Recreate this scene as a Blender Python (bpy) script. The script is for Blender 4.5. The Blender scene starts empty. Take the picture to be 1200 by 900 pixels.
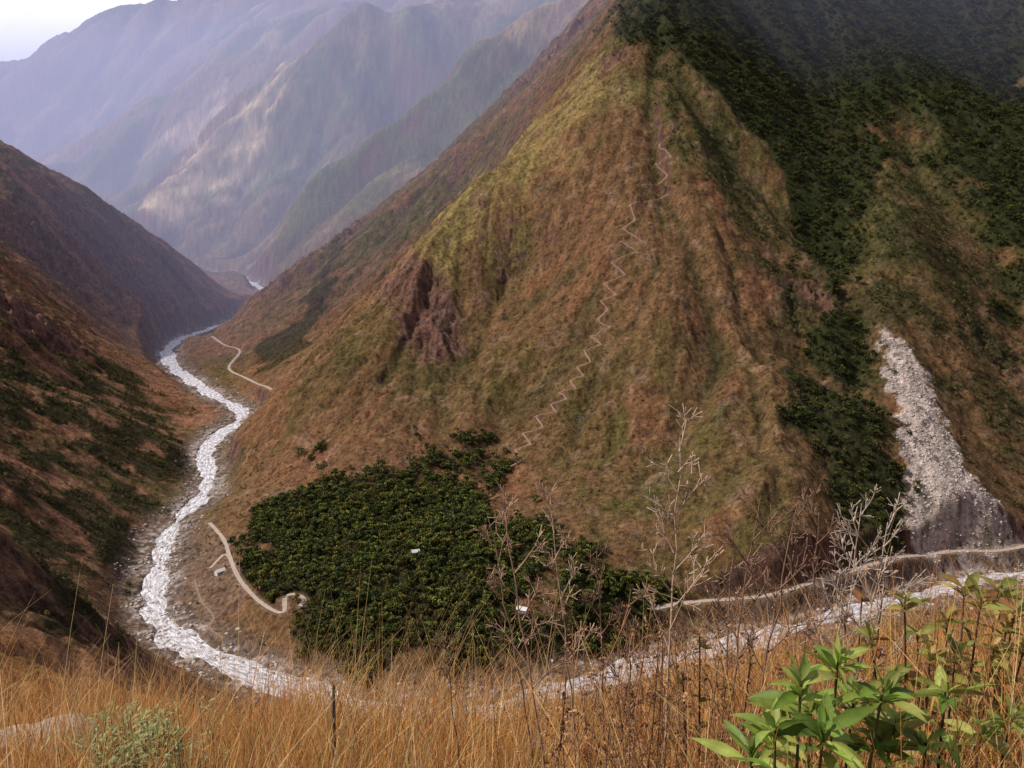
import bpy, math, numpy as np
from mathutils import Vector
rng=np.random.default_rng(7)
sc=bpy.context.scene
EYE=400.0; F=1039.23; PITCH=math.radians(13.5)
cP,sP=math.cos(PITCH),math.sin(PITCH)
# ---------------------------------------------------------------- helpers
def survey(px,py,Y):
    dx=px-600.; dy=py-450.
    DY=F*cP-dy*sP; DZ=-F*sP-dy*cP; t=Y/DY
    return (dx*t,Y,EYE+DZ*t)
def sst(a,b,x):
    t=np.clip((x-a)/(b-a),0,1); return t*t*(3-2*t)
_ang=rng.uniform(0,2*math.pi,65536); _gx=np.cos(_ang); _gy=np.sin(_ang)
def pn(x,y,seed=0):
    xi=np.floor(x).astype(np.int64); yi=np.floor(y).astype(np.int64)
    xf=x-xi; yf=y-yi
    def g(i,j,fx,fy):
        k=((i*73856093)^(j*19349663)^(seed*83492791)); k=(k^(k>>13))&65535
        return _gx[k]*fx+_gy[k]*fy
    u=xf*xf*xf*(xf*(xf*6-15)+10); v=yf*yf*yf*(yf*(yf*6-15)+10)
    a=g(xi,yi,xf,yf); b=g(xi+1,yi,xf-1,yf); c=g(xi,yi+1,xf,yf-1); d=g(xi+1,yi+1,xf-1,yf-1)
    return ((a+(b-a)*u)+((c+(d-c)*u)-(a+(b-a)*u))*v)*1.6
def fbm(x,y,wl,oct=4,seed=0,gain=.5):
    s=0;a=1.
    for o in range(oct):
        s=s+a*pn(x/wl,y/wl,seed+o); wl*=.5; a*=gain
    return s
def catmull(P,n):
    P=np.array(P,float); P=np.vstack([2*P[0]-P[1],P,2*P[-1]-P[-2]]); out=[]
    for i in range(1,len(P)-2):
        for k in range(n):
            t=k/n
            out.append(.5*((2*P[i])+(-P[i-1]+P[i+1])*t+(2*P[i-1]-5*P[i]+4*P[i+1]-P[i+2])*t*t+(-P[i-1]+3*P[i]-3*P[i+1]+P[i+2])*t**3))
    out.append(P[-2]); return np.array(out)
def segdist(x,y,P,pad,vals=None):
    d=np.full(x.shape,1e3); v=np.zeros(x.shape)
    lo=P[:,:2].min(0)-pad; hi=P[:,:2].max(0)+pad
    sel=np.nonzero((x>lo[0])&(x<hi[0])&(y>lo[1])&(y<hi[1]))[0]
    if len(sel)==0: return d,v
    xs=x[sel]; ys=y[sel]; ds=d[sel]; vs=v[sel]
    for i in range(len(P)-1):
        a=P[i,:2]; b=P[i+1,:2]
        m=np.nonzero((xs>min(a[0],b[0])-pad)&(xs<max(a[0],b[0])+pad)&(ys>min(a[1],b[1])-pad)&(ys<max(a[1],b[1])+pad))[0]
        if len(m)==0: continue
        ab=b-a; L=ab@ab+1e-9
        t=np.clip(((xs[m]-a[0])*ab[0]+(ys[m]-a[1])*ab[1])/L,0,1)
        dd=np.hypot(xs[m]-a[0]-t*ab[0],ys[m]-a[1]-t*ab[1])
        up=dd<ds[m]; mm=m[up]; ds[mm]=dd[up]
        if vals is not None: vs[mm]=(vals[i]+(vals[i+1]-vals[i])*t)[up]
    d[sel]=ds; v[sel]=vs
    return d,v
def polymask(x,y,poly,soft=10,namp=0,nwl=40,seed=50):
    P=np.array(poly,float)[:,:2]; pad=soft+namp*1.5+5
    out=np.zeros(x.shape)
    lo=P.min(0)-pad; hi=P.max(0)+pad
    sel=np.nonzero((x>lo[0])&(x<hi[0])&(y>lo[1])&(y<hi[1]))[0]
    if len(sel)==0: return out
    xs=x[sel]; ys=y[sel]; d=np.full(xs.shape,1e9); ins=np.zeros(xs.shape,bool)
    n=len(P)
    for i in range(n):
        a=P[i]; b=P[(i+1)%n]; ab=b-a
        t=np.clip(((xs-a[0])*ab[0]+(ys-a[1])*ab[1])/(ab@ab+1e-9),0,1)
        d=np.minimum(d,np.hypot(xs-a[0]-t*ab[0],ys-a[1]-t*ab[1]))
        c=((a[1]>ys)!=(b[1]>ys))
        xx=a[0]+(ys-a[1])*ab[0]/(ab[1] if abs(ab[1])>1e-9 else 1e-9)
        ins^=(c&(xs<xx))
    sd=np.where(ins,d,-d)
    if namp: sd=sd+namp*fbm(xs,ys,nwl,4,seed,.6)
    out[sel]=sst(-soft,soft,sd); return out
# ---------------------------------------------------------------- terrain control
RIV=[(-2600,5200),(-1900,4300),(-1450,3800),(-1074,3436),(-830,2980),(-770,2650),(-765,2400),(-811,2107),(-733,1862),(-563,1598),(-456,1449),(-457,1280),(-397,1093),(-392,952),(-364,840),(-329,750),(-272,689),(-209,650),(-132,608),(-64,593),(0,608),(84,650),(160,682),(272,734),(400,790),(528,835),(700,810),(1000,760),(1500,700),(2500,700)]
RIVC=catmull(RIV,5)
S=survey
CP=[(x,y,0) for x,y in RIV]
CP+=[S(600,560,957),S(640,500,1013),S(690,420,1097),S(740,270,1287),S(780,130,1515),S(760,0,1795),S(760,-50,1900),
 S(660,130,1600),S(560,220,1480),S(475,310,1380),S(400,400,1260),S(330,470,1170),S(275,585,1000),
 S(265,383,2150),S(290,352,2150),S(350,310,2200),S(430,255,2250),S(500,195,2300),S(600,108,2350),S(655,50,2400),S(715,0,2400),(180,2100,690),
 S(420,370,1600),(-70,1850,330),S(330,440,1500),(-180,1700,230),
 S(830,160,1480),S(890,300,1240),S(930,430,1040),S(950,560,850),S(940,650,760),
 S(975,600,850),S(965,450,1080),S(970,300,1330),S(960,180,1580),S(930,60,1850),(572,2150,864),
 S(600,330,1340),S(590,450,1130),S(570,540,990),S(500,470,1090),S(430,530,1000),S(350,560,985),
 S(820,400,1100),S(850,560,880),S(750,520,970),S(800,660,770),
 S(1050,80,1750),S(1040,250,1350),S(1030,380,1130),S(1040,500,950),S(1060,630,800),S(1130,600,850),S(1180,630,840),S(1100,450,1060),
 S(1200,400,1200),S(1200,550,980),S(1200,250,1450),S(1200,100,1800),S(1120,0,2050),S(1110,200,1520),S(1130,320,1290),
 (1400,1800,900),(1300,1200,480),(1000,1000,250),(600,2500,1150),(1500,2500,1300),(300,2500,950),(2500,1500,1100),(2500,2600,1500),
 # left mountain
 S(275,343,2700),S(200,290,2500),S(100,225,2300),S(0,180,2100),S(-200,100,2000),S(0,400,1250),S(100,480,1150),S(0,560,850),S(0,300,1700),S(100,350,1900),S(190,370,2080),S(-150,500,850),
 (-1200,1200,520),(-1000,700,400),(-620,400,370),(-380,100,440),(-1300,2900,150),(-1500,3500,150),(-2200,3500,350),(-2500,4500,400),(-2500,1500,1100),(-2500,500,900),
 S(0,650,500),S(130,750,560),S(0,780,380),S(150,800,480),S(0,790,300),S(0,850,150),
 (0,50,355),(0,200,232),(0,400,86),(0,510,14),(-60,400,88),(300,300,168),(500,500,45),(200,520,15),(400,620,12),(100,100,308),(900,400,200),(1200,300,400),
 (0,-300,560),(800,-300,650),(-800,-300,650),
 # far
 S(0,85,9500),S(75,40,9500),S(140,15,9500),S(215,0,9500),S(400,-60,9500),(1000,9500,2800),S(0,170,7800),S(90,190,7600),
 S(375,30,6200),S(300,55,6200),S(190,120,6200),S(80,195,6200),S(160,243,4900),S(230,170,5700),
 S(415,0,5000),S(330,75,4900),S(270,130,4700),S(225,190,4500),S(170,243,4300),(-1500,5400,480),(-1000,5700,700),
 S(300,200,4300),S(240,270,3900),S(400,120,4500),S(500,50,4700),S(600,0,5000),S(650,-100,5500),
 S(560,80,3700),S(430,190,3500),S(350,250,3400),S(300,300,3300),S(650,20,3800),(-480,3900,320),(-150,4200,500),(-350,2900,280),(0,3000,480),
 (3000,6000,2400),(5000,9000,2800),(3000,3500,1900),(0,12500,2500),(-5000,12500,1200),(-6500,6000,900),(-4000,4500,600),(-8000,9500,1200),(6000,4000,2200),(5500,500,1600),(-5500,500,1500),
]
# terrace
def PZ(px,py,z):
    dy=py-450.; DY=F*cP-dy*sP; DZ=-F*sP-dy*cP; t=(z-EYE)/DZ
    return ((px-600.)*t,DY*t,z)
CP+=[PZ(330,620,38),PZ(400,620,48),PZ(500,620,55),PZ(600,630,55),PZ(700,650,50),PZ(350,700,32),PZ(450,720,34),PZ(600,730,32),PZ(700,725,30),PZ(430,770,18),PZ(560,775,16),PZ(255,610,20),PZ(255,680,14),
     PZ(780,705,20),PZ(900,705,20),PZ(1000,675,20),PZ(1100,650,20),PZ(1200,640,22)]
CP=np.array(CP,float)
C2=40.**2
def ker(r2): return np.sqrt(r2+C2)
NCP=len(CP)
sc_=1000.
A=np.zeros((NCP+3,NCP+3)); dx=CP[:,None,0]-CP[None,:,0]; dy=CP[:,None,1]-CP[None,:,1]
A[:NCP,:NCP]=ker(dx*dx+dy*dy)/sc_+np.eye(NCP)*-0.004
A[:NCP,NCP]=1;A[NCP,:NCP]=1;A[:NCP,NCP+1]=CP[:,0]/sc_;A[NCP+1,:NCP]=CP[:,0]/sc_;A[:NCP,NCP+2]=CP[:,1]/sc_;A[NCP+2,:NCP]=CP[:,1]/sc_
WT=np.linalg.solve(A,np.concatenate([CP[:,2],[0,0,0]]))
def rbf(x,y):
    out=WT[NCP]+WT[NCP+1]*x/sc_+WT[NCP+2]*y/sc_
    for i in range(NCP):
        out=out+WT[i]/sc_*np.sqrt((x-CP[i,0])**2+(y-CP[i,1])**2+C2)
    return out
class Grid:
    def __init__(s,x0,x1,y0,y1,c):
        s.x0,s.y0,s.c=x0,y0,c; s.nx=int((x1-x0)/c)+1; s.ny=int((y1-y0)/c)+1
        gx=x0+np.arange(s.nx)*c; gy=y0+np.arange(s.ny)*c
        s.X,s.Y=np.meshgrid(gx,gy); s.B=rbf(s.X,s.Y)
        gyy,gxx=np.gradient(s.B,c); m=np.hypot(gxx,gyy)+1e-6
        s.U=gxx/m; s.V=gyy/m; s.M=m
    def smp(s,A,x,y):
        u=np.clip((x-s.x0)/s.c,0,s.nx-1.001); v=np.clip((y-s.y0)/s.c,0,s.ny-1.001)
        i=u.astype(int); j=v.astype(int); fu=u-i; fv=v-j
        return (A[j,i]*(1-fu)+A[j,i+1]*fu)*(1-fv)+(A[j+1,i]*(1-fu)+A[j+1,i+1]*fu)*fv
    def lic(s,wl,step,ns,seed):
        acc=pn(s.X/wl,s.Y/wl,seed)
        for sg in (1,-1):
            x=s.X.copy(); y=s.Y.copy()
            for k in range(ns):
                ii=np.clip(((x-s.x0)/s.c+.5).astype(int),0,s.nx-1); jj=np.clip(((y-s.y0)/s.c+.5).astype(int),0,s.ny-1)
                x=x+sg*step*s.U[jj,ii]; y=y+sg*step*s.V[jj,ii]
                acc+=pn(x/wl,y/wl,seed)*(1-k/(ns+1))
        for _ in range(1):
            acc=(acc+np.roll(acc,1,0)+np.roll(acc,-1,0)+np.roll(acc,1,1)+np.roll(acc,-1,1))/5
        return acc/acc.std()
GN_=Grid(-2400,2400,0,4400,8.)
L1=GN_.lic(38,9,12,11); L2=GN_.lic(110,14,16,23); L0=GN_.lic(17,7,8,91); L5=GN_.lic(230,22,16,29)
GF=Grid(-8000,6000,2000,13000,40.)
L3=GF.lic(480,60,10,31); L4=GF.lic(200,40,6,37)
sab=lambda v,e,m: np.minimum(np.sqrt(v*v+e),m)
# crags: outcrops on the ground (x, y, radius)
CRAG=[(*S(505,365,1250)[:2],52),(*S(480,330,1330)[:2],45),(*S(535,200,1500)[:2],38),(*S(440,300,1400)[:2],34),(*S(220,345,2300)[:2],200),(*S(140,310,2150)[:2],160),(*S(70,290,1950)[:2],120),(*S(340,310,2180)[:2],100),(*S(400,275,2220)[:2],80),(*S(640,60,2370)[:2],90),(*S(600,100,2330)[:2],70),(*S(520,180,2290)[:2],50),(*S(1180,430,1150)[:2],60),(*S(950,330,1200)[:2],50),(*S(30,370,1450)[:2],90),(*S(720,60,1700)[:2],30),(*S(960,470,1000)[:2],35)]
def crag(x,y):
    m=np.zeros(np.shape(x))
    for i,(a,b_,r) in enumerate(CRAG): m=np.maximum(m,np.exp(-(((x-a)**2+(y-b_)**2)/(r*r))))
    return sst(.25,.7,m+.38*fbm(x,y,70,4,120,.6))
def hfun(x,y,full=False):
    x=np.asarray(x,float); y=np.asarray(y,float)
    b=rbf(x,y); rr=np.hypot(x,y)
    l1=GN_.smp(L1,x,y); l2=GN_.smp(L2,x,y); l0=GN_.smp(L0,x,y); l5=GN_.smp(L5,x,y); l3=GF.smp(L3,x,y); l4=GF.smp(L4,x,y)
    far=sst(2700,3500,y)
    amp=(.1+.9*sst(25,130,b)); gm=.6+.75*sst(-.4,.5,pn(x/420,y/420,88))
    h=b+amp*((1-far)*(15*(sab(l5,.02,1.6)-.7)*sst(60,200,b)+gm*(12*(sab(l2,.02,1.6)-.7)+3.2*(sab(l1,.04,1.6)-.7)+.4*l0))+far*(80*(sab(l3,.03,1.8)-.7)+13*(sab(l4,.05,1.8)-.7)))
    cg=crag(x,y)*(1-far)*sst(30,80,b)
    h=h+cg*(11*(np.abs(fbm(x,y,42,4,121,.55))-.3)+4*np.abs(l1)-2-5*np.floor((b+9*pn(x/60,y/60,122))/26%1*2)*.9)
    h=h+amp*(6*fbm(x,y,150,3,3)+2.8*fbm(x,y,22,3,8,.6))+.5*fbm(x,y,7,2,9)
    h=h+amp*far*(34*fbm(x,y,500,5,77,.55))
    h=np.where(h<3,3-1.5*(1-np.exp(np.minimum(h-3,0)/8)),h)
    d,_=segdist(x,y,RIVC,110)
    fd=d+7*fbm(x,y,60,4,14)
    hw=8.5+2.5*pn(x/110,y/110,61)+2.*sst(900,650,y)*(x<100)+4*sst(1250,1900,y)
    fl=-2.2+3.6*sst(hw-3,hw+4,fd)+3.5*sst(hw+4,46,fd)+1.2*fbm(x,y,13,3,19)
    w=sst(hw+12,hw+44,fd)
    h=fl*(1-w)+h*w
    zn=EYE-1.35-.52*y-.40*np.maximum(0,y-8)+.03*x+.10*np.clip(x,0,6)+.05*fbm(x,y,1.7,3,44)
    wn=sst(20,90,rr)
    h=zn*(1-wn)+h*wn
    if full: return h,dict(l1=l1,l2=l2,l0=l0,l3=l3,l4=l4,l5=l5,rd=fd,hw=hw,far=far,b=b,crag=cg)
    return h
_Y=np.geomspace(60,12000,2600)
def hit(px,py):
    dy=py-450.; DY=F*cP-dy*sP; DZ=-F*sP-dy*cP; t=_Y/DY
    x=(px-600.)*t; z=EYE+DZ*t; h=hfun(x,_Y)
    k=np.nonzero(z<h)[0]
    if len(k)==0: return (x[-1],_Y[-1],h[-1])
    k=max(k[0],1); a=z[k-1]-h[k-1]; b=h[k]-z[k]; f=a/(a+b+1e-9)
    return (x[k-1]+(x[k]-x[k-1])*f,_Y[k-1]+(_Y[k]-_Y[k-1])*f,h[k])
def hits(L): return np.array([hit(*p) for p in L])
# regions measured on the ground
P_slide=hits([(1033,386),(1048,392),(1085,440),(1108,490),(1140,560),(1192,632),(1150,648),(1062,648),(1066,600),(1060,540),(1052,480),(1036,430)])
P_terr=hits([(268,640),(300,600),(400,555),(470,570),(550,570),(600,610),(680,640),(740,670),(810,698),(790,730),(700,765),(600,785),(450,785),(365,762),(350,712),(290,680)])
P_terr2=hits([(365,545),(450,540),(560,495),(585,560),(570,650),(470,600),(390,585)])
P_for=hits([(752,10),(790,70),(850,140),(905,230),(950,340),(965,440),(980,560),(975,640),(1015,645),(1040,610),(1010,480),(985,380),(1000,270),(1030,180),(1060,110),(1100,160),(1160,260),(1199,340),(1240,300),(1240,-60),(1100,-100),(760,-60)])
P_for2=hits([(1005,230),(1050,90),(1110,130),(1210,300),(1260,640),(1205,610),(1120,470),(1040,390),(1030,560),(1050,640),(1010,640),(990,480),(990,380)])
P_for3=hits([(700,30),(760,0),(850,140),(930,280),(965,440),(930,420),(880,300),(820,200),(770,110)])
P_left=hits([(-20,385),(80,400),(150,430),(205,480),(235,540),(205,580),(170,620),(120,690),(40,660),(0,650),(-60,500)])
P_left2=hits([(40,710),(95,725),(100,750),(60,740)])
P_b=hits([(300,405),(345,375),(390,300),(410,250),(395,320),(365,390),(340,425),(305,440)])
P_rock=hits([(472,305),(500,330),(540,370),(532,405),(500,425),(478,400),(466,350)])
P_rock2=hits([(523,185),(548,185),(545,205),(528,218)])
P_sunlit_grass=hits([(735,40),(655,120),(560,205),(480,300),(480,325),(530,330),(580,280),(640,230),(720,120)])
P_bot=hits([(240,600),(290,700),(240,740),(200,720),(215,650)])
P_sunlit=hits([(325,85),(280,140),(235,190),(170,240),(200,250),(260,235),(300,180),(345,100)])
P_sunlit2=hits([(250,120),(200,160),(215,200),(250,165)])
ROADS=[hits([(248,394),(262,404),(281,411),(268,432),(290,444),(318,456)]),
       hits([(246,615),(262,632),(270,655),(280,678),(300,702),(322,717),(333,716),(334,700),(345,696),(356,702),(352,712)]),
       hits([(765,714),(800,707),(860,703),(920,690),(975,674),(1020,662),(1060,652),(1120,646),(1170,643),(1215,636)]),
       hits([(246,668),(262,650),(270,655)]),hits([(228,680),(236,705),(250,722),(246,738),(262,752)])]
RW=[2.5,2.1,2.8,1.4,1.2]
zz=[(598,548),(610,540),(604,528),(622,520),(612,508),(636,500),(628,488),(652,484),(645,474),(664,468),(655,460),(675,456),(668,446),(684,440),(676,430),(692,424),(684,412),(704,404),(692,394),(715,384),(700,374),(712,362),(704,352),(722,344),(708,332),(732,322),(716,306),(748,296),(728,282),(756,286),(730,268),(744,258),(738,240),(782,226),(752,216),(782,204),(768,192),(786,184),(772,172),(784,160)]
TR=hits(zz)
def densify(P,st):
    o=[]
    for a,b in zip(P[:-1],P[1:]):
        k=max(1,int(np.hypot(*(b-a)[:2])/st))
        for i in range(k): o.append(a+(b-a)*i/k)
    o.append(P[-1]); return np.array(o)
ROADL=[]
for R in ROADS:
    Q=densify(catmull(R,6),5.); z=hfun(Q[:,0],Q[:,1])
    for _ in range(6): z=np.convolve(np.pad(z,2,'edge'),np.ones(5)/5,'valid')
    Q[:,2]=np.maximum(z,4); ROADL.append(Q)
TRL=densify(TR,5.); z=hfun(TRL[:,0],TRL[:,1]); z=np.convolve(np.pad(z,1,'edge'),np.ones(3)/3,'valid'); TRL[:,2]=z
def groundz(x,y,full=False):
    h,M=hfun(x,y,True); rd=np.full(h.shape,1e3)
    for Q,w in list(zip(ROADL,RW))+[(TRL,.9)]:
        d,v=segdist(x,y,Q,w+16,Q[:,2])
        k=1-sst(w+1.5,w+(12 if w>1. else 4),d); h=h*(1-k)+(v-.0)*k; rd=np.minimum(rd,d-w+(0 if w>1 else 1.5))
    M['road']=rd
    return (h,M) if full else h
def mixc(c,col,m): return c*(1-m[:,None])+np.array(col)[None,:]*m[:,None]
def masks(x,y):
    m={}; hole=sst(-.95,-.6,fbm(x,y,75,3,59))
    m['terr']=np.maximum(polymask(x,y,P_terr,8,22,60,51)*hole,polymask(x,y,P_terr2,14,50,60,53)*.75*sst(-.4,.0,fbm(x,y,40,3,159)))
    m['for']=polymask(x,y,P_for,18,70,150,52)
    m['for2']=np.maximum(polymask(x,y,P_for2,30,50,90,152)*.9,polymask(x,y,P_for3,30,50,90,153)*.8)*(.35+.65*sst(-.4,.2,fbm(x,y,60,4,154)))
    m['left']=np.maximum(polymask(x,y,P_left,35,60,110,54)*sst(-.35,.15,fbm(x,y,60,4,55,.6)+.08),polymask(x,y,P_left2,6,6,20,56))
    m['b']=polymask(x,y,P_b,12,30,60,57)
    m['slide']=polymask(x,y,P_slide,3.5,12,22,58)
    return m
# ---------------------------------------------------------------- materials
def mat(name):
    m=bpy.data.materials.new(name); m.use_nodes=True; nt=m.node_tree; b=nt.nodes['Principled BSDF']
    return m,nt,b
def N(nt,t,**k):
    nd=nt.nodes.new(t)
    for a,v in k.items(): setattr(nd,a,v)
    return nd
def noise(nt,scale,detail=5,rough=.6,coord=None):
    nd=N(nt,'ShaderNodeTexNoise'); nd.inputs['Scale'].default_value=scale; nd.inputs['Detail'].default_value=detail; nd.inputs['Roughness'].default_value=rough
    if coord is not None: nt.links.new(coord,nd.inputs['Vector'])
    return nd
def rampn(nt,src,a,b,ca,cb):
    r=N(nt,'ShaderNodeValToRGB'); r.color_ramp.elements[0].position=a; r.color_ramp.elements[1].position=b
    r.color_ramp.elements[0].color=(*ca,1); r.color_ramp.elements[1].color=(*cb,1); nt.links.new(src,r.inputs[0]); return r
def mulc(nt,a,b,fac=1.):
    m=N(nt,'ShaderNodeMix',data_type='RGBA',blend_type='MULTIPLY'); m.inputs[0].default_value=fac
    nt.links.new(a,m.inputs[6]); nt.links.new(b,m.inputs[7]); return m.outputs[2]
def attr_mat(name,rough=.9,scales=((.35,.55,1.5),),bump=None,spec=.1,trans=0,det=3):
    m,nt,b=mat(name); a=N(nt,'ShaderNodeAttribute',attribute_name='col'); g=N(nt,'ShaderNodeNewGeometry'); c=a.outputs['Color']
    for q in scales:
        s,lo,hi=q[:3]; p0,p1=(q[3:] if len(q)>3 else (.3,.7))
        nn=noise(nt,s,det,.65,g.outputs['Position']); r=rampn(nt,nn.outputs['Fac'],p0,p1,(lo,)*3,(hi,)*3); c=mulc(nt,c,r.outputs[0])
    nt.links.new(c,b.inputs['Base Color']); b.inputs['Roughness'].default_value=rough; b.inputs['Specular IOR Level'].default_value=spec
    if bump:
        nn=noise(nt,bump[0],4,.7,g.outputs['Position']); bp=N(nt,'ShaderNodeBump'); bp.inputs['Strength'].default_value=bump[1]; bp.inputs['Distance'].default_value=bump[2]
        nt.links.new(nn.outputs['Fac'],bp.inputs['Height']); nt.links.new(bp.outputs[0],b.inputs['Normal'])
    if trans:
        t=N(nt,'ShaderNodeBsdfTranslucent'); nt.links.new(c,t.inputs[0]); mx=N(nt,'ShaderNodeMixShader'); mx.inputs[0].default_value=trans
        nt.links.new(b.outputs[0],mx.inputs[1]); nt.links.new(t.outputs[0],mx.inputs[2]); nt.links.new(mx.outputs[0],nt.nodes['Material Output'].inputs['Surface'])
    return m
def mesh_obj(name,V,Fq,mats,cols=None,smooth=True,midx=None,parent=None,uv=None):
    V=np.asarray(V,np.float32); Fq=[np.asarray(f) for f in (Fq if isinstance(Fq,list) else [Fq])]
    me=bpy.data.meshes.new(name); me.vertices.add(len(V)); me.vertices.foreach_set('co',V.ravel())
    lt=np.concatenate([np.full(len(f),f.shape[1]) for f in Fq if len(f)]).astype(np.int32)
    li=np.concatenate([f.ravel() for f in Fq if len(f)]).astype(np.int32)
    me.loops.add(len(li)); me.polygons.add(len(lt)); me.loops.foreach_set('vertex_index',li)
    me.polygons.foreach_set('loop_start',np.concatenate([[0],np.cumsum(lt)[:-1]]).astype(np.int32))
    me.polygons.foreach_set('use_smooth',np.full(len(lt),smooth))
    if midx is not None: me.polygons.foreach_set('material_index',np.asarray(midx,np.int32))
    for m in mats: me.materials.append(m)
    if cols is not None:
        at=me.attributes.new('col','FLOAT_COLOR','POINT'); c=np.ones((len(V),4),np.float32); c[:,:3]=cols; at.data.foreach_set('color',c.ravel())
    if uv is not None:
        at=me.attributes.new('flow','FLOAT_VECTOR','POINT'); at.data.foreach_set('vector',np.asarray(uv,np.float32).ravel())
    me.update(calc_edges=True); me.validate()
    o=bpy.data.objects.new(name,me); sc.collection.objects.link(o)
    if parent: o.parent=parent
    return o
# ---------------------------------------------------------------- terrain mesh
fine=np.radians(np.linspace(-36,36,1000)); side=np.radians(np.linspace(36,100,45))[1:]
th=np.concatenate([-side[::-1],fine,side])
rad=np.concatenate([np.geomspace(.5,500,200)[:-1],np.geomspace(500,2800,880)[:-1],np.geomspace(2800,14500,280)])
TH,RA=np.meshgrid(th,rad); X=(RA*np.sin(TH)); Y=(RA*np.cos(TH)); sh=X.shape
x=X.ravel(); y=Y.ravel()
z,M=groundz(x,y,True); Z=z.reshape(sh)
P3=np.stack([X,Y,Z],-1); du=np.gradient(P3,axis=1); dv=np.gradient(P3,axis=0); nn=np.cross(du,dv); nn/=np.linalg.norm(nn,axis=-1,keepdims=True)+1e-9
nz=np.abs(nn[...,2]).ravel()
mk=masks(x,y)
l0,l1,l2,l5=M['l0'],M['l1'],M['l2'],M['l5']; far=M['far']
n300=fbm(x,y,320,4,101); n60=fbm(x,y,60,5,102,.6); n15=fbm(x,y,15,3,103)
col=np.tile(np.array([.160,.090,.044]),(len(x),1))
gr=sst(-.4,.55,n300*.9+.4*n60+.10*l1+.0+.25*sst(200,600,z))
col=mixc(col,(.100,.080,.028),gr)
col=mixc(col,(.205,.092,.050),sst(.05,.7,fbm(x,y,140,4,104)+.2*l1+.25*n60)*.65)
low=(1-sst(60,330,z))*sst(750,900,y)*(1-far); col=mixc(col,(.175,.088,.048),low*.55*sst(-.5,.3,n60))
col=mixc(col,(.25,.19,.072),polymask(x,y,P_sunlit_grass,35,50,90,60)*(.6+.4*np.clip(n60,-1,1)))  # yellowish grass slope, its sunlit tone painted into the colour
col=mixc(col,(.23,.145,.095),sst(.42,.75,fbm(x,y,34,4,124,.6))*.55*(1-far))
rx=np.interp(y,[p[1] for p in RIV[:20]][::-1],[p[0] for p in RIV[:20]][::-1])
left=sst(20,60,rx-x)*sst(300,480,y)*(1-far)
col=mixc(col,(.28,.135,.082),left*.75*sst(-.6,.4,n60+.3*l1))
near=1-sst(350,560,np.hypot(x,y)); col=mixc(col,(.30,.135,.045),near*.85)
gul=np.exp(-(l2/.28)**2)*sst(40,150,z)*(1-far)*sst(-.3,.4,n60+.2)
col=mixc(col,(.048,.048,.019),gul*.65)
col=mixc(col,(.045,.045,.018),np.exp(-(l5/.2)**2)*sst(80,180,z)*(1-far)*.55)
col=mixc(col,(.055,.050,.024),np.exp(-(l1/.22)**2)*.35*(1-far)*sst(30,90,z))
# far hills
fc=np.tile(np.array([.19,.135,.078]),(len(x),1)); nf=fbm(x,y,700,4,105)
fc=mixc(fc,(.10,.115,.045),sst(-.3,.4,nf)); fc=mixc(fc,(.05,.052,.032),np.exp(-(M['l3']/.35)**2)*.55); fc=mixc(fc,(.33,.25,.15),sst(.3,.9,fbm(x,y,380,5,106))*.6)
fc=mixc(fc,(.04,.042,.028),sst(.25,.8,fbm(x,y,300,5,116,.6))*.6)
fc=mixc(fc,(.62,.48,.29),np.maximum(polymask(x,y,P_sunlit,110,150,300,61),polymask(x,y,P_sunlit2,90,150,260,62)*.8)*sst(-1.0,.5,fbm(x,y,220,4,117,.5))*.9)  # sunlight on the distant spur and patches, painted as pale ground colour
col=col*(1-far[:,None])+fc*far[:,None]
# rock
rock=np.maximum.reduce([(1-sst(.47,.60,nz)),polymask(x,y,P_rock,8,22,30,63),polymask(x,y,P_rock2,8,14,30,64),M['crag']*(.4+.6*(1-sst(.62,.82,nz)))])
rock=rock*(1-mk['for']*.8)*(M['rd']>20)*sst(20,60,y)
col=mixc(col,(.165,.085,.066),rock*.85); col=mixc(col,(.040,.028,.028),rock*sst(.0,.5,n15+.3*l0)*.7); col=mixc(col,(.28,.175,.14),rock*sst(.2,.8,-n15+.3*l1)*.6)
# vegetation ground
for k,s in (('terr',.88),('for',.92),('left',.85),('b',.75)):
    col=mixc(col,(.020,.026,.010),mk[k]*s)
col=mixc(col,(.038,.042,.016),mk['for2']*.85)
# river bed / banks
bk=(1-sst(M['hw']+14,M['hw']+38,M['rd']+10*n15))
col=mixc(col,(.15,.108,.085),bk*.85); col=mixc(col,(.40,.34,.31),bk*sst(-.2,.45,fbm(x,y,9,3,107)+.6*fbm(x,y,45,2,108))*.85*(1-sst(16,32,M['rd'])))
bt=polymask(x,y,P_bot,10,14,30,67)*(1-bk); col=mixc(col,(.17,.12,.085),bt*.7)
# scree
col=mixc(col,(.46,.38,.34),mk['slide']); col=mixc(col,(.30,.25,.22),mk['slide']*sst(-.1,.6,fbm(x,y,18,4,109)+.4*l0)*.7)
col=mixc(col,(.09,.08,.05),mk['slide']*sst(.45,.7,fbm(x,y,30,3,110))*(1-sst(50,90,z))*.8)
# road shoulders
col=mixc(col,(.26,.18,.13),(1-sst(.5,4,M['road']))*.6)
spk=1+.38*np.clip(n15,-1,1)+.38*np.clip(fbm(x,y,5,2,111),-1,1)*(1-far); col=np.clip(col*spk[:,None],.005,.9)
nr,nc=sh
idx=np.arange(nr*nc).reshape(sh); Q=np.stack([idx[:-1,:-1],idx[:-1,1:],idx[1:,1:],idx[1:,:-1]],-1).reshape(-1,4)
m_ter=attr_mat('terrain_ground',.95,((.9,.6,1.35),(.22,.55,1.12,.36,.52)),bump=(.4,1.,3.),spec=.05,det=4)
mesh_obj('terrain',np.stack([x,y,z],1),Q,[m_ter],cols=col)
del P3,du,dv,nn
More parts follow.
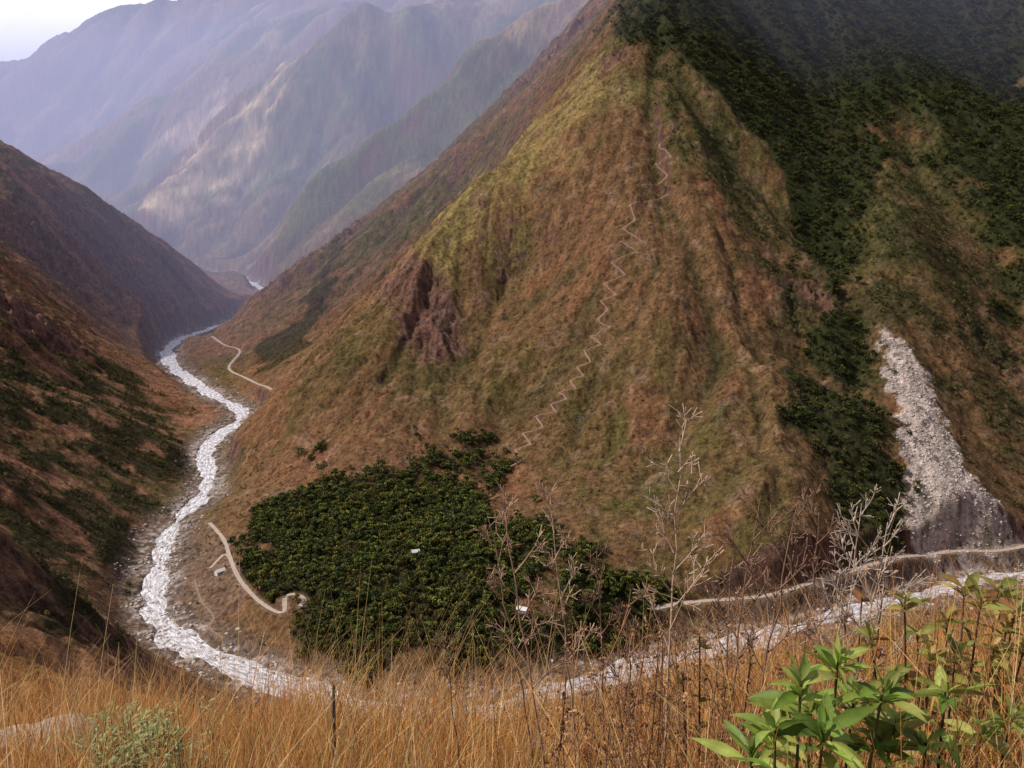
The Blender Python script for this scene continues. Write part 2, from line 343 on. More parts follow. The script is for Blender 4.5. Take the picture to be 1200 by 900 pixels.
# ---------------------------------------------------------------- river
tang=np.gradient(RIVC,axis=0); tang/=np.linalg.norm(tang,axis=1,keepdims=True)
nv=np.stack([-tang[:,1],tang[:,0]],1); Lc=np.concatenate([[0],np.cumsum(np.linalg.norm(np.diff(RIVC,axis=0),axis=1))])
V=[];UV=[]; ks=np.linspace(-1,1,9)
for i in range(len(RIVC)):
    for k in ks:
        p=RIVC[i]+nv[i]*k*34; V.append((p[0],p[1],0.)); UV.append((Lc[i],k*34,0))
idx=np.arange(len(V)).reshape(-1,9); Q=np.stack([idx[:-1,1:],idx[:-1,:-1],idx[1:,:-1],idx[1:,1:]],-1).reshape(-1,4)
m,nt,b=mat('river_water'); a=N(nt,'ShaderNodeAttribute',attribute_name='flow'); mp=N(nt,'ShaderNodeMapping'); mp.inputs['Scale'].default_value=(.10,.30,1); nt.links.new(a.outputs['Vector'],mp.inputs[0])
n1=noise(nt,1.,8,.8,mp.outputs[0]); r=rampn(nt,n1.outputs['Fac'],.43,.60,(.25,.23,.23),(.88,.87,.92)); nt.links.new(r.outputs[0],b.inputs['Base Color'])
r2=rampn(nt,n1.outputs['Fac'],.4,.6,(.12,)*3,(.6,)*3); nt.links.new(r2.outputs[0],b.inputs['Roughness'])
n2=noise(nt,3.,6,.7,mp.outputs[0]); bp=N(nt,'ShaderNodeBump'); bp.inputs['Strength'].default_value=.7; bp.inputs['Distance'].default_value=1.; nt.links.new(n2.outputs['Fac'],bp.inputs['Height']); nt.links.new(bp.outputs[0],b.inputs['Normal'])
mesh_obj('river',V,Q,[m],uv=UV)
# ---------------------------------------------------------------- roads
m_road=attr_mat('road_dirt',.95,((.6,.7,1.25),),bump=(2.,.5,.3))
def ribbon(name,P,w,lift,colr):
    T=np.gradient(P[:,:2],axis=0); T/=np.linalg.norm(T,axis=1,keepdims=True)+1e-9; nrm=np.stack([-T[:,1],T[:,0]],1)
    V=[]
    for k in (-1,-.5,0,.5,1):
        ww=w*(1+.2*pn(P[:,0]/9+k,P[:,1]/9,5)); V.append(np.stack([P[:,0]+nrm[:,0]*k*ww,P[:,1]+nrm[:,1]*k*ww,P[:,2]+lift-(.15 if abs(k)==.5 else 0)],1))
    V=np.stack(V,1).reshape(-1,3); idx=np.arange(len(V)).reshape(-1,5)
    Q=np.stack([idx[:-1,1:],idx[:-1,:-1],idx[1:,:-1],idx[1:,1:]],-1).reshape(-1,4)
    mesh_obj(name,V,Q,[m_road],cols=np.tile(colr,(len(V),1)))
for Qd,w in zip(ROADL,RW): ribbon('dirt_road',Qd,w,.35,(.42,.33,.27) if w>1.3 else (.24,.17,.12))
ribbon('zigzag_footpath',TRL,1.0,.4,(.34,.20,.14))
# ---------------------------------------------------------------- plants for scattering
m_leaf,nt,b=mat('tree_foliage'); oi=N(nt,'ShaderNodeObjectInfo'); a=N(nt,'ShaderNodeAttribute',attribute_name='col')
rr_=rampn(nt,oi.outputs['Random'],0,1,(.5,.6,.6),(2.0,1.7,1.2)); nt.links.new(mulc(nt,a.outputs['Color'],rr_.outputs[0]),b.inputs['Base Color']); b.inputs['Roughness'].default_value=.8; b.inputs['Specular IOR Level'].default_value=.1
m_bark=attr_mat('bark',.9,((4,.7,1.2),))
def quads(cent,size,r,up=.4):
    n=len(cent); a=r.normal(size=(n,3)); a/=np.linalg.norm(a,axis=1,keepdims=True); b=r.normal(size=(n,3)); b-=a*(a*b).sum(1,keepdims=True); b/=np.linalg.norm(b,axis=1,keepdims=True)
    s=size[:,None]; V=np.stack([cent-a*s,cent-b*s*.6,cent+a*s,cent+b*s*.6],1).reshape(-1,3)
    return V,np.arange(4*n).reshape(n,4)
def tube(path,radii,sides=5):
    path=np.array(path,float); T=np.gradient(path,axis=0); T/=np.linalg.norm(T,axis=1,keepdims=True)+1e-9
    ref=np.array([.3,.9,.2]); U=np.cross(T,ref); U/=np.linalg.norm(U,axis=1,keepdims=True)+1e-9; Wv=np.cross(T,U)
    an=np.linspace(0,2*math.pi,sides,endpoint=False); R=np.asarray(radii)[:,None,None]
    V=(path[:,None]+R*(np.cos(an)[None,:,None]*U[:,None]+np.sin(an)[None,:,None]*Wv[:,None])).reshape(-1,3)
    k=len(path); i=np.arange(k-1)[:,None]*sides; j=np.arange(sides)[None]; j2=(j+1)%sides
    Q=np.stack([i+j,i+j2,i+sides+j2,i+sides+j],-1).reshape(-1,4); return V,Q
class Acc:
    def __init__(s): s.V=[];s.F=[];s.C=[];s.I=[];s.n=0
    def add(s,V,Fq,c,mi=0):
        s.V.append(V); s.F.append(Fq+s.n); s.n+=len(V); s.I.append(np.full(len(Fq),mi))
        c=np.asarray(c,float); s.C.append(np.tile(c,(len(V),1)) if c.ndim==1 else c)
    def obj(s,name,mats,smooth=False,parent=None): return mesh_obj(name,np.vstack(s.V),np.vstack(s.F),mats,cols=np.vstack(s.C),smooth=smooth,midx=np.concatenate(s.I),parent=parent)
def make_tree(name,seed,shrub=False,base=(.045,.058,.018)):
    r=np.random.default_rng(seed); A_=Acc(); hgt=1.
    tr=.28 if not shrub else .08
    V,Q=tube([(0,0,-.1),(.01,.01,tr*.6),(.03,-.02,tr+.15)],[.035,.028,.018]); A_.add(V,Q,(.07,.05,.035),1)
    nl=7 if not shrub else 5
    for k in range(nl):
        an=k*2.4+r.uniform(-.4,.4); rd=r.uniform(.12,.32) if k else 0
        c=np.array([math.cos(an)*rd,math.sin(an)*rd,tr+r.uniform(.15,.5) if k else .72])
        V,Q=tube([(0.02,0,tr*.8),tuple(c*.6+np.array([0,0,tr*.3])),tuple(c)],[.016,.011,.005],4); A_.add(V,Q,(.07,.05,.035),1)
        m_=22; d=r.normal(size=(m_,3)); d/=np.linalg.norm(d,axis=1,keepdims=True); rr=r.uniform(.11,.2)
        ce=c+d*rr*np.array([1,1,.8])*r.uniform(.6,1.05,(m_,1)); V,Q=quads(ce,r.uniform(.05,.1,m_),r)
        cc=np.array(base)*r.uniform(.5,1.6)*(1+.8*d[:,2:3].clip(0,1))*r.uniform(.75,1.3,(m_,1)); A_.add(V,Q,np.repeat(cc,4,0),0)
    o=A_.obj(name,[m_leaf,m_bark]); sc.collection.objects.unlink(o); return o
def coll(name,obs):
    c=bpy.data.collections.new(name)
    for o in obs: c.objects.link(o)
    return c
TB=[(.042,.056,.016),(.054,.062,.018),(.032,.045,.014),(.072,.075,.024)]
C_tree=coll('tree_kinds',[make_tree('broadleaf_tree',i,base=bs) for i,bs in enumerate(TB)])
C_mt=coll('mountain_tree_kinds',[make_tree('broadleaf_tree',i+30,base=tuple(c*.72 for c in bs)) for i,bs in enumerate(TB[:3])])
C_shr=coll('shrub_kinds',[make_tree('hillside_shrub',10+i,True,bs) for i,bs in enumerate([(.042,.047,.017),(.056,.054,.022),(.036,.043,.016)])])
def make_rock(seed):
    import bmesh
    bm=bmesh.new(); bmesh.ops.create_icosphere(bm,subdivisions=2,radius=.5); r=np.random.default_rng(seed); o=r.uniform(0,50,3)
    for v in bm.verts:
        k=1+.45*float(pn(np.array([v.co.x*2+o[0]]),np.array([v.co.y*2+v.co.z*1.7+o[1]]),seed)[0]); v.co*=k; v.co.z*=.7
    me=bpy.data.meshes.new('boulder'); bm.to_mesh(me); bm.free(); me.materials.append(m_rock); return bpy.data.objects.new('boulder',me)
m_rock,nt,b=mat('boulder_stone'); oi=N(nt,'ShaderNodeObjectInfo'); r=rampn(nt,oi.outputs['Random'],0,1,(.22,.18,.155),(.55,.48,.44)); nt.links.new(r.outputs[0],b.inputs['Base Color']); b.inputs['Roughness'].default_value=.85
C_rock=coll('boulder_kinds',[make_rock(i) for i in range(4)])
def scatter(name,P,scl,kinds,tilt=.1):
    n=len(P); me=bpy.data.meshes.new(name); me.vertices.add(n); me.vertices.foreach_set('co',np.asarray(P,np.float32).ravel())
    a=me.attributes.new('scl','FLOAT','POINT'); a.data.foreach_set('value',np.asarray(scl,np.float32))
    rt=np.stack([rng.uniform(-tilt,tilt,n),rng.uniform(-tilt,tilt,n),rng.uniform(0,6.28,n)],1).astype(np.float32)
    a=me.attributes.new('rot','FLOAT_VECTOR','POINT'); a.data.foreach_set('vector',rt.ravel())
    a=me.attributes.new('kind','INT','POINT'); a.data.foreach_set('value',rng.integers(0,len(kinds.objects),n).astype(np.int32))
    o=bpy.data.objects.new(name,me); sc.collection.objects.link(o)
    ng=bpy.data.node_groups.new(name+'_scatter','GeometryNodeTree'); ng.interface.new_socket('Geometry',in_out='INPUT',socket_type='NodeSocketGeometry'); ng.interface.new_socket('Geometry',in_out='OUTPUT',socket_type='NodeSocketGeometry')
    gi=ng.nodes.new('NodeGroupInput'); go=ng.nodes.new('NodeGroupOutput'); ip=ng.nodes.new('GeometryNodeInstanceOnPoints'); ci=ng.nodes.new('GeometryNodeCollectionInfo')
    ci.inputs['Collection'].default_value=kinds; ci.inputs['Separate Children'].default_value=True; ci.inputs['Reset Children'].default_value=True
    def na(nm,dt):
        q=ng.nodes.new('GeometryNodeInputNamedAttribute'); q.data_type=dt; q.inputs['Name'].default_value=nm; return q.outputs['Attribute']
    L=ng.links.new; L(gi.outputs[0],ip.inputs['Points']); L(ci.outputs[0],ip.inputs['Instance']); ip.inputs['Pick Instance'].default_value=True
    L(na('kind','INT'),ip.inputs['Instance Index']); L(na('rot','FLOAT_VECTOR'),ip.inputs['Rotation']); L(na('scl','FLOAT'),ip.inputs['Scale']); L(ip.outputs[0],go.inputs[0])
    md=o.modifiers.new('scatter','NODES'); md.node_group=ng; return o
def cand(poly,n,pad=20):
    P=np.array(poly); lo=P[:,:2].min(0)-pad; hi=P[:,:2].max(0)+pad
    return rng.uniform(lo[0],hi[0],n),rng.uniform(lo[1],hi[1],n)
def put(name,x,y,acc,lo,hi,kinds,sink=.03):
    k=rng.random(len(x))<acc; x=x[k];y=y[k]; h,M=groundz(x,y,True); k=(M['rd']>M['hw']+9)&(M['road']>2.5); x,y,h=x[k],y[k],h[k]
    s=lo+(hi-lo)*rng.random(len(x))**1.8; scatter(name,np.stack([x,y,h-sink*s],1),s,kinds); print(name,len(x))
x_,y_=cand(np.vstack([P_terr,P_terr2]),18000,40); put('riverside_trees',x_,y_,masks(x_,y_)['terr']*(.5+.5*sst(-.3,.2,fbm(x_,y_,50,2,71))),5,12.5,C_tree)
x_,y_=cand(P_for,22000,60); put('mountain_forest',x_,y_,masks(x_,y_)['for']*.9,7,15,C_mt)
x_,y_=cand(np.vstack([P_for2,P_for3]),18000,40); put('mountain_scrub',x_,y_,masks(x_,y_)['for2']*.85,3,9,C_shr)
x_,y_=cand(P_left,15000,40); put('valley_side_shrubs',x_,y_,masks(x_,y_)['left']*.8,3.,8,C_shr)
x_=rng.uniform(-1000,1000,56000); y_=rng.uniform(620,2400,56000); a_=sst(.0,.6,fbm(x_,y_,130,4,72,.6)+.25*np.exp(-(GN_.smp(L2,x_,y_)/.3)**2)+.3*np.exp(-(GN_.smp(L5,x_,y_)/.2)**2))*.45+.08; mm=masks(x_,y_); a_=a_*(1-mm['slide'])*(1-mm['terr'])+mm['b']*.6
put('scattered_shrubs',x_,y_,a_,1.0,4.4,C_shr)
# boulders
k=rng.integers(0,len(RIVC),20000); off=rng.normal(0,18,20000); tt=rng.uniform(-14,14,20000)
x_=RIVC[k,0]+nv[k,0]*off+tang[k,0]*tt*2; y_=RIVC[k,1]+nv[k,1]*off+tang[k,1]*tt*2; kk=(y_<1700); x_=x_[kk];y_=y_[kk]
h,M=hfun(x_,y_,True); kk=(M['rd']<40)&(M['rd']>2)&(rng.random(len(x_))<sst(-.3,.3,fbm(x_,y_,30,2,73))); x_,y_,h=x_[kk],y_[kk],h[kk]
scatter('river_boulders',np.stack([x_,y_,np.maximum(h,-.5)+.1],1),.8+3.2*rng.random(len(x_))**3,C_rock,.4)
x_,y_=cand(P_slide,9000,5); ms=masks(x_,y_)['slide']>.5; x_,y_=x_[ms],y_[ms]; scatter('landslide_boulders',np.stack([x_,y_,groundz(x_,y_)+.1],1),.6+2.8*rng.random(len(x_))**4,C_rock,.4)
# ---------------------------------------------------------------- houses
def simple(name,rgb,rough=.8):
    m,nt,b=mat(name); g=N(nt,'ShaderNodeNewGeometry'); nn=noise(nt,1.5,5,.6,g.outputs['Position']); r=rampn(nt,nn.outputs['Fac'],.3,.7,tuple(c*.8 for c in rgb),tuple(min(1,c*1.15) for c in rgb)); nt.links.new(r.outputs[0],b.inputs['Base Color']); b.inputs['Roughness'].default_value=rough; return m
m_wall=simple('lime_wall',(.7,.68,.64)); m_roof=simple('tin_roof',(.6,.6,.62),.4); m_dark=simple('dark_opening',(.04,.03,.025)); m_wood=simple('weathered_wood',(.10,.065,.045)); m_steel=simple('galvanised_steel',(.22,.22,.23),.6)
BOXF=np.array([[0,1,3,2],[4,6,7,5],[0,4,5,1],[2,3,7,6],[0,2,6,4],[1,5,7,3]])
def box(c,s): 
    return np.array([[c[0]+i*s[0]/2,c[1]+j*s[1]/2,c[2]+k*s[2]/2] for i in(-1,1) for j in(-1,1) for k in(-1,1)])
def house(px,py,rot,w=9,d=6,h=3,up=.3):
    p=hit(px,py); e=bpy.data.objects.new('small_house',None); sc.collection.objects.link(e); e.location=(p[0],p[1],p[2]+up); e.rotation_euler=(0,0,rot)
    mesh_obj('walls',box((0,0,h/2-1.5),(w,d,h+3)),BOXF,[m_wall],smooth=False,parent=e)
    V=[(-w/2,-d/2,h),(-w/2,d/2,h),(-w/2,0,h+1.6),(w/2,-d/2,h),(w/2,d/2,h),(w/2,0,h+1.6)]
    mesh_obj('gables',V,[np.array([[0,2,1],[3,4,5]])],[m_wall],smooth=False,parent=e)
    o=.5; V=[]
    for t in(0,.12): V+=[(-w/2-o,-d/2-o,h-.25+t),(w/2+o,-d/2-o,h-.25+t),(w/2+o,0,h+1.65+t),(-w/2-o,0,h+1.65+t),(-w/2-o,d/2+o,h-.25+t),(w/2+o,d/2+o,h-.25+t)]
    mesh_obj('roof',V,np.array([[0,1,2,3],[3,2,5,4],[6,9,8,7],[9,10,11,8],[0,6,7,1],[4,5,11,10],[0,3,9,6],[3,4,10,9],[1,7,8,2],[2,8,11,5]]),[m_roof],smooth=False,parent=e)
    mesh_obj('door',box((0,-d/2-.03,1),(1.,.06,2)),BOXF,[m_dark],smooth=False,parent=e)
    for q in(-w*.3,w*.3): mesh_obj('window',box((q,-d/2-.03,1.6),(1.1,.06,1)),BOXF,[m_dark],smooth=False,parent=e)
house(487,653,.3,7,5,3,3.); house(612,720,-.4,9,6,3,2.5); house(258,672,.8,9,6)
# ---------------------------------------------------------------- power pylons
def pylon(px,py,H=30):
    p=hit(px,py); A_=Acc(); b=3.2
    def bm_(a,c,r=.10): V,Q=tube([a,tuple((np.array(a)+np.array(c))/2),c],[r]*3,4); A_.add(V,Q,(.4,.4,.4))
    lv=[0,.2,.38,.54,.68,.8,.9,1.]
    wd=lambda t: b*(1-t)**1.1+.35
    for sx,sy in((-1,-1),(1,-1),(1,1),(-1,1)):
        for a,c in zip(lv[:-1],lv[1:]):
            bm_((sx*wd(a),sy*wd(a),a*H-1),(sx*wd(c),sy*wd(c),c*H-1)); bm_((sx*wd(a),sy*wd(a),a*H-1),(-sy*wd(c),sx*wd(c),c*H-1),.06)
    for t,l in((.72,5),(.85,4),(.97,3)): bm_((-l,0,t*H),(l,0,t*H),.14); bm_((-l,0,t*H),(0,0,t*H+1.5),.07); bm_((l,0,t*H),(0,0,t*H+1.5),.07)
    o=A_.obj('power_pylon',[m_steel]); o.location=p
pylon(843,497,26); pylon(680,507,22)
# ---------------------------------------------------------------- foreground
def gz(x,y): return groundz(np.atleast_1d(np.asarray(x,float)),np.atleast_1d(np.asarray(y,float)))
m_grass=attr_mat('dry_grass_blades',.7,((6,.75,1.2),),spec=.2,trans=.3,det=1)
def grass(name,x,y,hmin,hmax,pal,w=.004,seg=5,lean=.35):
    n=len(x); z0=gz(x,y); H=rng.uniform(hmin,hmax,n)*(.6+.5*np.clip(1+fbm(x,y,1.3,2,200),0,2)); az=rng.uniform(0,6.28,n); ln=np.abs(rng.normal(lean,lean*.6,n)); cu=rng.uniform(1.5,2.6,n)
    wa=rng.uniform(0,6.28,n); t=np.linspace(0,1,seg+1)
    V=np.zeros((n,seg+1,2,3))
    for i,tt in enumerate(t):
        off=ln*H*tt**cu; px=x+np.cos(az)*off+.12*H*tt*.6; py=y+np.sin(az)*off; pz=z0+H*tt*(1-.25*ln*tt)
        ww=w*(1-.85*tt)*(.7+.6*((wa*7)%1))
        for s,sg in enumerate((-1,1)):
            V[:,i,s,0]=px+sg*np.cos(wa)*ww; V[:,i,s,1]=py+sg*np.sin(wa)*ww*.6; V[:,i,s,2]=pz
    base=np.arange(n)[:,None,None]*(seg+1)*2; i=np.arange(seg)[None,:,None]*2; Q=(base+i+np.array([0,1,3,2])[None,None,:]).reshape(-1,4)
    pal=np.array(pal); c=pal[rng.integers(0,len(pal),n)]*rng.uniform(.6,1.3,(n,1)); c=np.repeat(c,(seg+1)*2,0)
    return V.reshape(-1,3),Q,c
PAL=[(.64,.32,.085),(.70,.44,.16),(.55,.22,.055),(.60,.29,.085),(.30,.12,.045),(.78,.57,.28),(.66,.37,.11)]
A_=Acc()
ng_=46000; y_=1.6+9.5*rng.random(ng_)**.8; x_=rng.uniform(-.78,.78,ng_)*(y_+.6)
k=rng.random(ng_)<(.35+.65*sst(-.3,.3,fbm(x_,y_,1.2,2,201))); V,Q,c=grass('g',x_[k],y_[k],.28,.72,PAL,.0042); A_.add(V,Q,c)
ng_=16000; y_=8+26*rng.random(ng_); x_=rng.uniform(-.8,.8,ng_)*(y_); V,Q,c=grass('g',x_,y_,.4,.9,PAL,.008,4); A_.add(V,Q,c)
ng_=2200; y_=2.2+5.5*rng.random(ng_); x_=rng.uniform(-.75,.75,ng_)*(y_+.5); V,Q,c=grass('g',x_,y_,.75,1.15,[(.62,.42,.18),(.7,.52,.28),(.4,.22,.1)],.0028,7,.35); A_.add(V,Q,c)
ng_=2500; y_=1.6+6*rng.random(ng_); x_=rng.uniform(-.75,.75,ng_)*(y_+.5); V,Q,c=grass('g',x_,y_,.2,.5,[(.20,.2,.05),(.26,.22,.06)],.004); A_.add(V,Q,c)
ng_=9000; y_=1.7+5*rng.random(ng_); x_=(.12+.62*rng.random(ng_))*(y_+.4); V,Q,c=grass('g',x_,y_,.5,.95,PAL+[(.22,.10,.06)],.0034,6,.4); A_.add(V,Q,c)
A_.obj('dry_grass',[m_grass])
# dead branching weeds
m_twig=attr_mat('dead_twig',.85,((30,.7,1.2),),det=1)
def weed(tip,base,seed,colr,nb=9,spread=.28,r0=.0065,umb=True,start=.55):
    r=np.random.default_rng(seed); A_=Acc(); tip=np.array(tip);base=np.array(base); k=14
    bend=r.normal(0,.03,3); ts=np.linspace(0,1,k); path=base+(tip-base)*ts[:,None]+bend*np.sin(ts*3.1)[:,None]*np.linalg.norm(tip-base)*.5
    path[1:-1]+=r.normal(0,.006,(k-2,3)); V,Q=tube(path,np.linspace(r0,r0*.35,k)); A_.add(V,Q,colr)
    L=np.linalg.norm(tip-base)
    for j in range(nb):
        t=start+(1-start)*(j+.3)/nb; o=base+(tip-base)*t+bend*math.sin(t*3.1)*L*.5
        az=j*2.4+r.uniform(-.5,.5); l=spread*(1.15-.6*(t-start)/(1-start))*r.uniform(.6,1.15)
        d=np.array([math.cos(az)*.75,math.sin(az)*.5,r.uniform(.55,1.0)]); d/=np.linalg.norm(d)
        bp_=[o+d*l*s+np.array([0,0,.12*l*s*s]) for s in (0,.33,.66,1)]; V,Q=tube(bp_,[r0*.5,r0*.42,r0*.34,r0*.2],4); A_.add(V,Q,colr)
        for q in range(5):
            s=r.uniform(.35,1.); o2=o+d*l*s+np.array([0,0,.12*l*s*s]); d2=d+r.normal(0,.55,3); d2[2]=abs(d2[2])+.2; d2/=np.linalg.norm(d2); l2=l*r.uniform(.2,.42)
            V,Q=tube([o2,o2+d2*l2*.5,o2+d2*l2],[r0*.34,r0*.28,r0*.2],3); A_.add(V,Q,colr)
            if umb:
                for _ in range(4):
                    d3=d2+r.normal(0,.6,3); e=o2+d2*l2; V,Q=tube([e,e+d3*.012,e+d3*.025],[r0*.2,r0*.3,r0*.4],3); A_.add(V,Q,colr)
    return A_.obj('dead_weed_stalk',[m_twig],smooth=True)
brn=(.20,.12,.08); pale=(.42,.34,.28)
for i,(tp,bp_,Yd,cl,nb,spd,st) in enumerate([((797,512),(782,800),3.2,(.46,.34,.25),12,.24,.5),((592,592),(665,860),3.0,(.34,.22,.15),8,.16,.6),((645,578),(700,800),3.4,(.38,.26,.18),8,.15,.6),
    ((892,580),(838,860),3.0,brn,7,.17,.6),((935,592),(870,880),2.8,brn,9,.2,.55),((1040,612),(950,800),3.3,pale,12,.25,.5),((1000,640),(960,840),3.3,pale,10,.2,.4),((1010,590),(985,780),4.,pale,9,.2,.5),((570,600),(640,860),3.6,(.28,.18,.12),6,.14,.7),((740,690),(760,860),3.,brn,6,.12,.6),((700,640),(715,860),3.6,brn,6,.1,.7),((960,600),(930,860),3.6,brn,7,.16,.6),((520,750),(545,880),4,brn,5,.1,.7),((860,650),(850,850),3.4,(.28,.18,.12),6,.14,.6)]):
    a=np.array(survey(*tp,Yd)); b_=np.array(survey(*bp_,Yd-.05)); b_[2]=min(b_[2],gz(b_[0],b_[1])[0]+.0); weed(a,b_,300+i,cl,nb,spd,start=st)
# brown seed-head weeds
A_=Acc(); r=np.random.default_rng(5)
for i in range(105):
    Yd=r.uniform(2.2,3.8); px=r.choice([r.normal(770,75),r.uniform(650,1180)],p=[.6,.4]); py=r.uniform(705,850); tip=np.array(survey(px,py,Yd)); b0=tip+np.array([r.normal(0,.16),r.normal(0,.05),0]); b0[2]=gz(b0[0],b0[1])[0]
    k=8; ts=np.linspace(0,1,k)[:,None]; path=b0+(tip-b0)*ts+np.array([r.normal(0,.05),0,0])*np.sin(ts*3.1); cl=np.array([.20,.11,.06])*r.uniform(.6,1.7); V,Q=tube(path,np.linspace(.003,.0012,k),4); A_.add(V,Q,cl)
    for j in range(r.integers(4,12)):
        t=r.uniform(.6,1); c0=b0+(tip-b0)*t+r.normal(0,.03,3); ce=c0+r.normal(0,.006,(7,3)); V,Q=quads(ce,r.uniform(.003,.009,7),r); A_.add(V,Q,cl*r.uniform(.7,1.6))
        V,Q=tube([b0+(tip-b0)*(t-.04),(b0+(tip-b0)*t+c0)/2,c0],[.0012]*3,3); A_.add(V,Q,cl)
A_.obj('dried_seed_head_weeds',[m_twig])
# leafy shrubs
m_leafy=attr_mat('green_leaf',.5,((22,.7,1.2),),spec=.25,trans=.35); m_stem=attr_mat('plant_stem',.8,((20,.8,1.1),))
def leaf(o,d,L,w,droop,roll):
    d=d/np.linalg.norm(d); up=np.array([0,0,1.]); s=np.cross(d,up); s/=np.linalg.norm(s)+1e-6; nrm=np.cross(s,d); s2=s*math.cos(roll)+nrm*math.sin(roll); n2=np.cross(s2,d)
    ts=np.array([0,.12,.3,.5,.7,.87,1.]); pr=np.array([.06,.4,.85,1,.75,.36,.02]); V=[]
    for t,p in zip(ts,pr):
        c=o+d*L*t-up*droop*L*t*t
        V+=[c-s2*w*p+n2*w*p*.45,c,c+s2*w*p+n2*w*p*.45]
    V=np.array(V); i=np.arange(6)[:,None]*3; Q=np.concatenate([i+np.array([0,1,4,3]),i+np.array([1,2,5,4])]); return V,Q
def shrub(name,tips,root,seed,Lf,wf,cols,nleaf,stemc,along=0,pit0=(.15,.95)):
    r=np.random.default_rng(seed); A_=Acc(); root=np.array(root)
    for tp in tips:
        tip=np.array(tp); mid=root+(tip-root)*.5+np.array([(tip-root)[0]*.15,0,-.05]); path=catmull([root,mid,tip],5); V,Q=tube(path,np.linspace(.007,.003,len(path)),6); A_.add(V,Q,stemc,1)
        def ring(o,k,Ls,pit):
            for j in range(k):
                az=j*2.4+r.uniform(-.5,.5); el=r.uniform(*pit); d=np.array([math.cos(az)*math.cos(el),math.sin(az)*math.cos(el),math.sin(el)])
                L=Lf*Ls*r.uniform(.55,1.2); V,Q=leaf(o-np.array([0,0,r.uniform(0,.05)]),d,L,wf*L*r.uniform(.8,1.2),r.uniform(.05,.6),r.normal(0,.6)); c=np.array(cols[r.integers(len(cols))])*r.uniform(.6,1.25); cv=np.repeat([[1.],[1.],[1.],[.95],[.9],[.85],[.8]],3,0); cv[1::3]*=1.25; A_.add(V,Q,c*cv,0)
        ring(tip,nleaf,1.,pit0); ring(tip+np.array([0,0,.01]),nleaf//2,.6,(.8,1.4))
        for q in range(along):
            t=r.uniform(.6,.97); pnt=path[int(t*(len(path)-1))]; ring(pnt,3,.9,(-.3,.6))
    return A_.obj(name,[m_leafy,m_stem],smooth=True)
G=[(.19,.29,.045),(.27,.36,.065),(.14,.22,.035),(.34,.40,.09),(.28,.29,.07)]
def root(px,Yd): 
    p=survey(px,890,Yd); return (p[0],p[1],float(gz(p[0],p[1])[0]))
T=lambda L,Yd:[survey(a,b,Yd+dd) for a,b,dd in L]
shrub('broadleaf_plant',T([(938,803,.0),(982,776,.1),(1035,806,.05),(908,855,-.1),(965,858,-.1),(1025,866,.1),(880,882,0),(1000,822,.15),(925,830,.2),(1050,845,.1),(950,830,.1)],1.85),root(965,1.85),21,.132,.12,G,13,(.09,.08,.03),3)
shrub('broadleaf_plant',T([(1108,810,.0),(1150,860,.1),(1085,870,-.1),(1185,840,.1)],2.0),root(1120,2.0),22,.13,.12,G,11,(.06,.03,.02),2)
G2=[(.26,.27,.055),(.36,.29,.08),(.28,.13,.05),(.20,.23,.045),(.34,.33,.08),(.40,.28,.08)]
shrub('reddish_leaf_bush',T([(1060,705,0),(1110,725,.2),(1150,700,0),(1190,715,.1),(1090,765,-.2),(1165,760,0),(1020,745,.2),(1200,760,0),(1130,690,.3),(1045,790,0),(1170,690,.2),(1185,820,0),(1140,800,.1),(1075,740,.2),(1120,760,0),(1180,735,.1)],2.7),root(1120,2.7),23,.105,.15,G2,9,(.1,.05,.035),6)
shrub('reddish_leaf_bush',T([(820,745,0),(850,800,.1),(800,790,0),(880,770,.2)],3.),root(840,3.),24,.05,.2,[(.3,.19,.07),(.2,.2,.05),(.25,.11,.05)],6,(.1,.05,.035),4)
shrub('reddish_leaf_bush',T([(1010,700,0),(990,720,.2),(1035,690,0)],3.4),root(1010,3.4),25,.06,.2,[(.2,.07,.06),(.3,.14,.06)],6,(.1,.05,.035),4)
# pale green low bush and pale rocks at left
A_=Acc(); r=np.random.default_rng(9)
for i in range(170):
    px=r.normal(165,34); py=r.normal(868,13)+abs(px-165)*.2; p=np.array(survey(px,py,4.6)); p[1]+=r.normal(0,.15); b0=p.copy(); b0[2]-=.35; d=r.normal(0,1,3); d[2]=abs(d[2]); 
    for j in range(7):
        V,Q=leaf(p+r.normal(0,.03,3),d+r.normal(0,.7,3),r.uniform(.03,.06),.006,.2,0); A_.add(V,Q,np.array([.38,.44,.18])*r.uniform(.6,1.2),0)
    V,Q=tube([b0,(p+b0)/2,p],[.003]*3,3); A_.add(V,Q,(.2,.18,.1),1)
A_.obj('pale_green_bush',[m_leafy,m_stem],smooth=True)
for px,py,s in ((60,860,.45),(95,885,.3),(25,850,.3),(45,890,.4),(75,875,.25)):
    o=make_rock(40+int(s*100)); o.name='pale_rock'; sc.collection.objects.link(o); p=survey(px,py,7.0); o.location=(p[0],7.,float(gz(p[0],7.)[0])+.1+.1*s); o.scale=(s*1.8,s,s*.8)
# wooden stake
a=np.array(survey(391,802,4.6)); b0=np.array(survey(386,880,4.6)); b0[2]=gz(b0[0],b0[1])[0]-.05
V,Q=tube([b0,b0+(a-b0)*.4+np.array([.006,0,0]),b0+(a-b0)*.8,a-(a-b0)*.02,a],[.014,.013,.011,.009,.002],7); mesh_obj('wooden_stake',V,Q,[m_wood])
